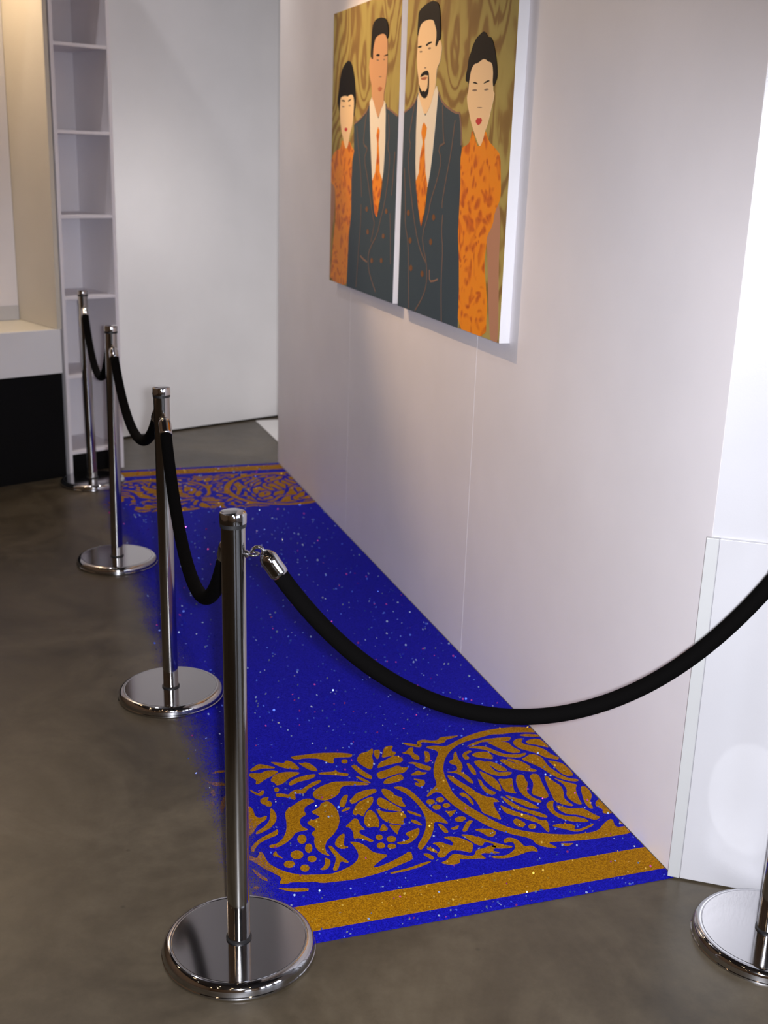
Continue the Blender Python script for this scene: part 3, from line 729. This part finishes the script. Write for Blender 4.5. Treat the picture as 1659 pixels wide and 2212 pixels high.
pl = Panel(0, 'diptych canvas with a clean-shaven man in a suit and a woman with a fringe')
pl.shape('painted_hair', 'a 490,95 550,140 590,280 620,500 640,800 635,1000 610,1150 600,1220 320,1220 290,1050 270,900 295,700 330,400 370,250 430,150', 1, 'paint_black')
pl.shape('painted_face', 'a 340,830 420,800 480,820 520,780 575,780 600,870 600,1000 585,1250 560,1420 520,1560 500,1680 480,1800 440,1870 400,1750 385,1640 360,1560 335,1380 320,1150 325,950', 2, 'paint_skin')
for s in ('a 350,890 400,882 435,910 400,918 360,908', 'a 478,908 510,878 548,856 538,885 500,918'): pl.shape('painted_eyebrow', s, 3, 'paint_black')
for s in ('a 355,1020 390,1003 422,1020 390,1032', 'a 490,1000 520,988 548,1000 515,1017'): pl.shape('painted_eye', s, 3, 'paint_grey')
pl.shape('painted_lips', 'a 410,1455 440,1430 478,1455 450,1515 422,1500', 3, 'paint_lips')
pl.shape('painted_arm', 'e 110,1490 180,1520 215,1620 220,1900 g 205,300 165,600 140,900 135,1200 124,1560 60,1560 60,200', 1, 'paint_arm')
pl.shape('painted_dress', 'e 350,680 400,690 440,830 480,690 520,700 550,800 600,870 620,1000 580,1100 570,1500 g 570,147 560,350 530,600 510,850 500,1100 490,1400 470,1740 120,1610 150,1300 170,1000 190,750 220,500 230,200 225,-100 e 215,1600 130,1490 120,1350 140,1100 190,930 250,870 320,840 345,760', 1.5, 'paint_brocade')
pl.shape('painted_jacket', 'e 600,370 640,310 840,130 890,20 915,-60 1235,-60 1250,30 1330,80 1480,200 1560,240 g 1480,2150 1380,2120 450,1740 480,1100 490,850 510,600 545,300 e 550,1500 565,1100 600,900', 2, 'paint_jacket', False)
pl.shape('painted_face', 'b 985,1000 1010,850 1040,750 1120,690 1190,665 1245,690 1275,800 1270,1000 1270,1300 1250,1550 1230,1700 1200,1850 1200,2000 a 1200,950 1140,1080 1090,1260 1040,1100 1000,930 960,830 960,600 925,450 910,250 b 905,1350 925,1150 970,1150 985,1190', 4, 'paint_skin_brown')
pl.shape('painted_hair', 'b 940,1130 950,900 970,600 990,480 1050,380 1140,345 1230,360 1280,450 1295,600 1290,720 1270,780 1240,690 1180,665 1100,690 1040,750 1010,870 990,1000 985,1200', 5, 'paint_black')
for s in ('b 1045,1100 1085,1070 1125,1088 1112,1122 1060,1118', 'b 1198,1112 1275,1076 1275,1102 1220,1120'): pl.shape('painted_eyebrow', s, 5, 'paint_black')
for s in ('b 1050,1190 1085,1178 1112,1195 1080,1217', 'b 1188,1180 1215,1168 1232,1185 1205,1202'): pl.shape('painted_eye', s, 5, 'paint_grey')
pl.shape('painted_nose', 'b 1095,1525 1130,1515 1165,1528 1130,1538', 5, 'paint_grey')
pl.shape('painted_lips', 'a 1085,650 1120,615 1170,640 1155,690 1120,720 1095,700', 5, 'paint_lips_soft')
pl.shape('painted_shirt', 'a 915,930 960,830 1000,930 1050,1120 1090,1260 1140,1080 1200,900 1230,950 1235,1150 1225,1700 1210,2000 e 1190,1300 1160,1500 1110,1900 1040,2180 990,1800 965,1450 945,1000 925,500', 3, 'paint_shirt', False)
pl.shape('painted_tie', 'e 1085,400 1115,480 1105,620 1095,720 1110,1000 1115,1300 1165,1450 1150,1650 1100,1950 1060,2200 g 1040,340 e 1010,2100 985,1750 970,1480 1030,1300 1060,1000 1070,720 1050,580', 4, 'paint_brocade', False)
for s in ('e 615,340 700,280 850,110 890,10', 'e 1250,20 1330,70 1470,190'): pl.line('painted_shoulder_line', s, 3.2, 'paint_seam')
for s in ('e 860,100 830,300 800,600 795,770 870,820 850,900 805,1050 870,1400 940,1900 g 980,350 1010,480 990,600 940,850', 'e 660,390 690,800 740,1300 755,1800', 'g 745,100 735,500 700,900 680,1200 640,1750',
          'e 1290,150 1310,600 1270,800 1320,980 1290,1400 1200,2000 g 1130,400 1070,700 920,980 880,1150 890,1400 960,1650 1030,1850', 'e 1420,900 1370,1600 1350,1770', 'g 1320,280 1330,800 1330,1300'):
    pl.line('painted_seam_line', s, 3.2, 'paint_line')
pl.line('painted_pocket_line', 'g 730,1130 790,1200 860,1250', 3.2, 'paint_seam')
for x, y in ((855, 200), (875, 655), (955, 1225), (1245, 245), (1185, 740), (1145, 1225)): pl.dot('painted_button', 'g', x, y, 25, 52, 3.2, 'paint_button')

pr = Panel(1, 'diptych canvas with a bearded man in a suit and a woman with swept-up hair')
pr.shape('painted_jacket', 'f 120,430 165,410 350,250 420,100 450,0 850,0 880,40 940,220 1180,400 1200,430 1280,420 1310,650 1310,1000 1290,1400 1290,1800 h 915,100 890,560 905,900 905,1300 885,1850 20,1540 40,0', 2, 'paint_jacket', False)
pr.shape('painted_face', 'c 450,900 455,720 490,560 530,460 600,410 690,385 770,405 800,520 830,650 825,800 800,920 840,840 880,795 910,830 925,950 910,1100 880,1250 830,1350 810,1500 800,1700 740,1950 f 700,250 595,470 520,250 460,20 c 465,1830 470,1600 440,1400 430,1150', 4, 'paint_skin')
pr.shape('painted_hair', 'c 445,700 450,560 460,400 470,240 560,130 700,30 780,15 860,60 890,180 900,400 905,600 900,760 870,810 820,940 800,900 825,750 825,600 795,500 770,400 680,385 580,420 510,490 475,600 460,720', 5, 'paint_black')
pr.shape('painted_moustache', 'c 500,1540 530,1460 600,1410 650,1405 678,1480 660,1505 590,1490 540,1525', 5, 'paint_black')
pr.shape('painted_beard', 'c 470,1660 500,1760 540,1830 570,1800 590,1830 630,1790 650,1700 655,1500 675,1490 675,1720 662,1850 622,1945 580,1960 530,1925 480,1820', 5, 'paint_black')
pr.shape('painted_lips', 'c 510,1555 590,1530 650,1540 600,1592 530,1592', 5, 'paint_lips_soft')
for s in ('c 450,930 530,903 527,945 460,957', 'c 608,902 660,848 732,822 738,850 670,882 630,922'): pr.shape('painted_eyebrow', s, 5, 'paint_black')
for s in ('c 480,1030 520,1008 547,1030 510,1052', 'c 648,965 690,938 722,960 680,987'): pr.shape('painted_eye', s, 5, 'paint_grey')
pr.shape('painted_nose', 'c 575,1350 605,1335 625,1350 600,1365', 5, 'paint_grey')
pr.shape('painted_shirt', 'f 440,100 470,-10 520,230 595,470 690,250 760,0 820,-130 850,0 835,200 790,700 740,1200 690,1600 640,1880 410,1780 400,1400 410,800', 3, 'paint_shirt', False)
pr.shape('painted_tie', 'f 575,590 630,700 610,850 585,950 590,1300 600,1600 640,1830 600,2190 h 430,250 385,440 350,200 f 425,2000 410,1760 470,1600 490,1300 550,1000 520,800 540,660', 4, 'paint_brocade', False)
for s in ('f 170,400 370,240 430,80', 'f 860,0 940,220 1180,400 1280,410', 'f 1280,420 1310,700 1310,1050'): pr.line('painted_shoulder_line', s, 3.2, 'paint_seam')
for s in ('f 940,240 950,700 965,990', 'f 985,1000 850,1090 920,1350 830,1750 690,2190 h 490,260 400,560 420,760 460,930 465,1180 440,1330 380,1470 300,1600', 'f 380,250 320,600 265,880 310,1060 250,1250 270,1600 330,2190 h 290,350 340,650 400,840 455,940',
          'f 1190,550 1110,1200 1010,1700 930,2190 h 675,190', 'h 685,280 665,500 685,750 665,1100 660,1400 665,1760', 'f 180,1500 200,2190 h 165,430 210,650 210,1100 215,1570'):
    pr.line('painted_seam_line', s, 3.2, 'paint_line')
pr.line('painted_pocket_line', 'h 500,1040 500,1200 560,1195 615,1170', 3.2, 'paint_seam')
for x, y in ((210, 255), (558, 318), (235, 635), (518, 655), (245, 1015), (400, 1095)): pr.dot('painted_button', 'h', x, y, 20, 43, 3.2, 'paint_button')
pr.shape('painted_arm', 'h 1440,60 1475,300 1465,600 1450,1000 1450,1400 1445,2080 1330,2050 1310,1500 1300,1000 1290,700 1270,580 1330,450 1380,250', 1, 'paint_arm')
pr.shape('painted_dress', 'p 1020,280 1026,298 1033,320 1043,300 1049,280 1056,305 1069,319 1081,334 1082,392 1082,420 1079,436 1069,459 1065,486 1052,511 1050.6,530 1046,569 1049,608 1052,655 1049,735 985,712 992,561 989.5,508 992,420 996,320 1012,312 1017,300', 1.5, 'paint_brocade')
pr.shape('painted_face', 'd 400,1230 430,1000 470,880 520,810 580,800 650,735 700,710 750,730 800,770 850,785 885,860 895,1000 880,1200 880,1350 910,1390 895,1500 870,1600 840,1730 800,1900 760,2050 720,2150 690,2300 620,2480 560,2330 490,2120 440,1950 400,1750 370,1600 365,1450 390,1370', 2.5, 'paint_skin')
pr.shape('painted_hair', 'd 380,1370 400,1170 340,1160 340,1060 380,880 400,700 450,570 490,430 560,290 640,210 700,160 755,205 780,270 850,280 890,370 930,560 955,750 968,900 968,1080 930,1180 890,1280 880,1150 890,1000 880,850 850,780 790,765 740,720 700,710 650,740 580,800 510,810 470,880 440,970 420,1100 400,1230', 3.2, 'paint_black')
for s in ('d 475,1190 530,1162 595,1218 530,1203', 'd 685,1212 740,1158 800,1130 820,1155 760,1182'): pr.shape('painted_eyebrow', s, 3.2, 'paint_black')
for s in ('d 460,1340 520,1308 578,1335 520,1362', 'd 698,1330 760,1297 812,1315 750,1347'): pr.shape('painted_eye', s, 3.2, 'paint_grey')
pr.shape('painted_nose', 'd 555,1682 620,1672 685,1682 620,1694', 3.2, 'paint_grey')
pr.shape('painted_lips', 'd 535,1945 580,1882 610,1900 640,1880 672,1930 640,1995 595,2035 558,2005', 3.2, 'paint_lips')

for pnl in (pl, pr):
    face = jacket = None
    for ch in pnl.made:
        k = ch.name.split('.')[0]
        if k == 'painted_face': face = ch
        elif k == 'painted_jacket': jacket = ch
        elif k in ('painted_eyebrow', 'painted_eye', 'painted_nose', 'painted_lips', 'painted_moustache', 'painted_beard'): ch.parent = face
        elif k in ('painted_shirt', 'painted_tie', 'painted_button', 'painted_shoulder_line', 'painted_seam_line', 'painted_pocket_line'): ch.parent = jacket

# ================================================================ SHELF UNIT AND DISPLAY CABINET
TA = math.radians(42)
SD = Vector((math.cos(TA), math.sin(TA), 0)); SI = Vector((-SD.y, SD.x, 0))
C0 = Vector((-1.668, 5.942, 0))
sh = tag(empty('shelf_unit', C0), 'tall narrow white open shelf unit against the back wall', 'shelf')
SWD, SDP, SHT, TK = 0.325, 0.37, 3.1, 0.018
box('side_panel', SD * 0.006, SD * TK, SI * SDP, (0, 0, SHT), 'shelf_paint', sh, 0.001)
box('side_panel', SD * (SWD - TK), SD * TK, SI * SDP, (0, 0, SHT), 'shelf_paint', sh, 0.001)
box('back_panel', SD * 0.024 + SI * (SDP - 0.012) + Vector((0, 0, 0.10)), SD * (SWD - 0.042), SI * 0.012, (0, 0, SHT - 0.1), 'shelf_paint', sh)
for z in (0.128, 0.532, 0.936, 1.339, 1.743, 2.146, 2.55, 2.95):
    box('shelf_board', SD * 0.024 + SI * 0.002 + Vector((0, 0, z - 0.016)), SD * (SWD - 0.042), SI * (SDP - 0.015), (0, 0, 0.016), 'shelf_paint', sh, 0.0008)
box('plinth', SD * 0.024 + SI * 0.035, SD * (SWD - 0.042), SI * 0.02, (0, 0, 0.112), 'black_paint', sh)

cb = tag(empty('display_cabinet', C0), 'white display cabinet with a cream-lit niche above a black base', 'cabinet')
CWD, CDP = 1.5, 0.46
box('base', -SD * CWD + SI * 0.004, SD * (CWD - 0.012), SI * (CDP - 0.01), (0, 0, 0.552), 'black_paint', cb)
box('fascia', -SD * CWD + Vector((0, 0, 0.552)), SD * (CWD - 0.010), SI * 0.02, (0, 0, 0.224), 'cabinet_paint', cb, 0.001)
box('niche_floor', -SD * CWD + SI * 0.02 + Vector((0, 0, 0.752)), SD * (CWD - 0.01), SI * (CDP - 0.02), (0, 0, 0.022), 'niche_paint', cb)
box('side_panel', -SD * 0.026 + SI * 0.0 + Vector((0, 0, 0.776)), SD * 0.022, SI * CDP, (0, 0, 2.0), 'cream_paint', cb)
box('back_panel', -SD * CWD + SI * (CDP - 0.02) + Vector((0, 0, 0.776)), SD * (CWD - 0.028), SI * 0.02, (0, 0, 2.0), 'shelf_paint', cb)
box('side_panel', -SD * CWD + Vector((0, 0, 0.776)), SD * 0.022, SI * CDP, (0, 0, 2.0), 'cream_paint', cb)
box('top_panel', -SD * CWD + Vector((0, 0, 2.776)), SD * (CWD - 0.004), SI * CDP, (0, 0, 0.06), 'cabinet_paint', cb)
box('back_rail', -SD * CWD + SI * (CDP - 0.028) + Vector((0, 0, 0.776)), SD * (CWD - 0.03), SI * 0.007, (0, 0, 0.075), 'end_paint', cb)
lc = C0 - SD * 0.55 + SI * 0.17 + Vector((0, 0, 2.66))
light('niche_lamp', 'POINT', lc, 12.0, (1.0, 0.76, 0.48), 0.03)

# scrap of paper on the floor by the cabinet
pv, pf = [], []
pc = onfloor(67, 1037)
for j in range(5):
    for i in range(7):
        pv.append(((i - 3) * 0.007 + random.uniform(-.002, .002), (j - 2) * 0.006 + random.uniform(-.002, .002), 0.0005 + random.uniform(0.001, 0.010) * (1 if 0 < i < 6 and 0 < j < 4 else 0.25)))
for j in range(4):
    for i in range(6): pf.append((j * 7 + i, j * 7 + i + 1, (j + 1) * 7 + i + 1, (j + 1) * 7 + i))
ps = mesh('paper_scrap', pv, pf, 'end_paint'); ps.location = pc
md = ps.modifiers.new('thickness', 'SOLIDIFY'); md.thickness = 0.0004
tag(ps, 'small crumpled white paper scrap on the floor by the black cabinet base', 'scrap')
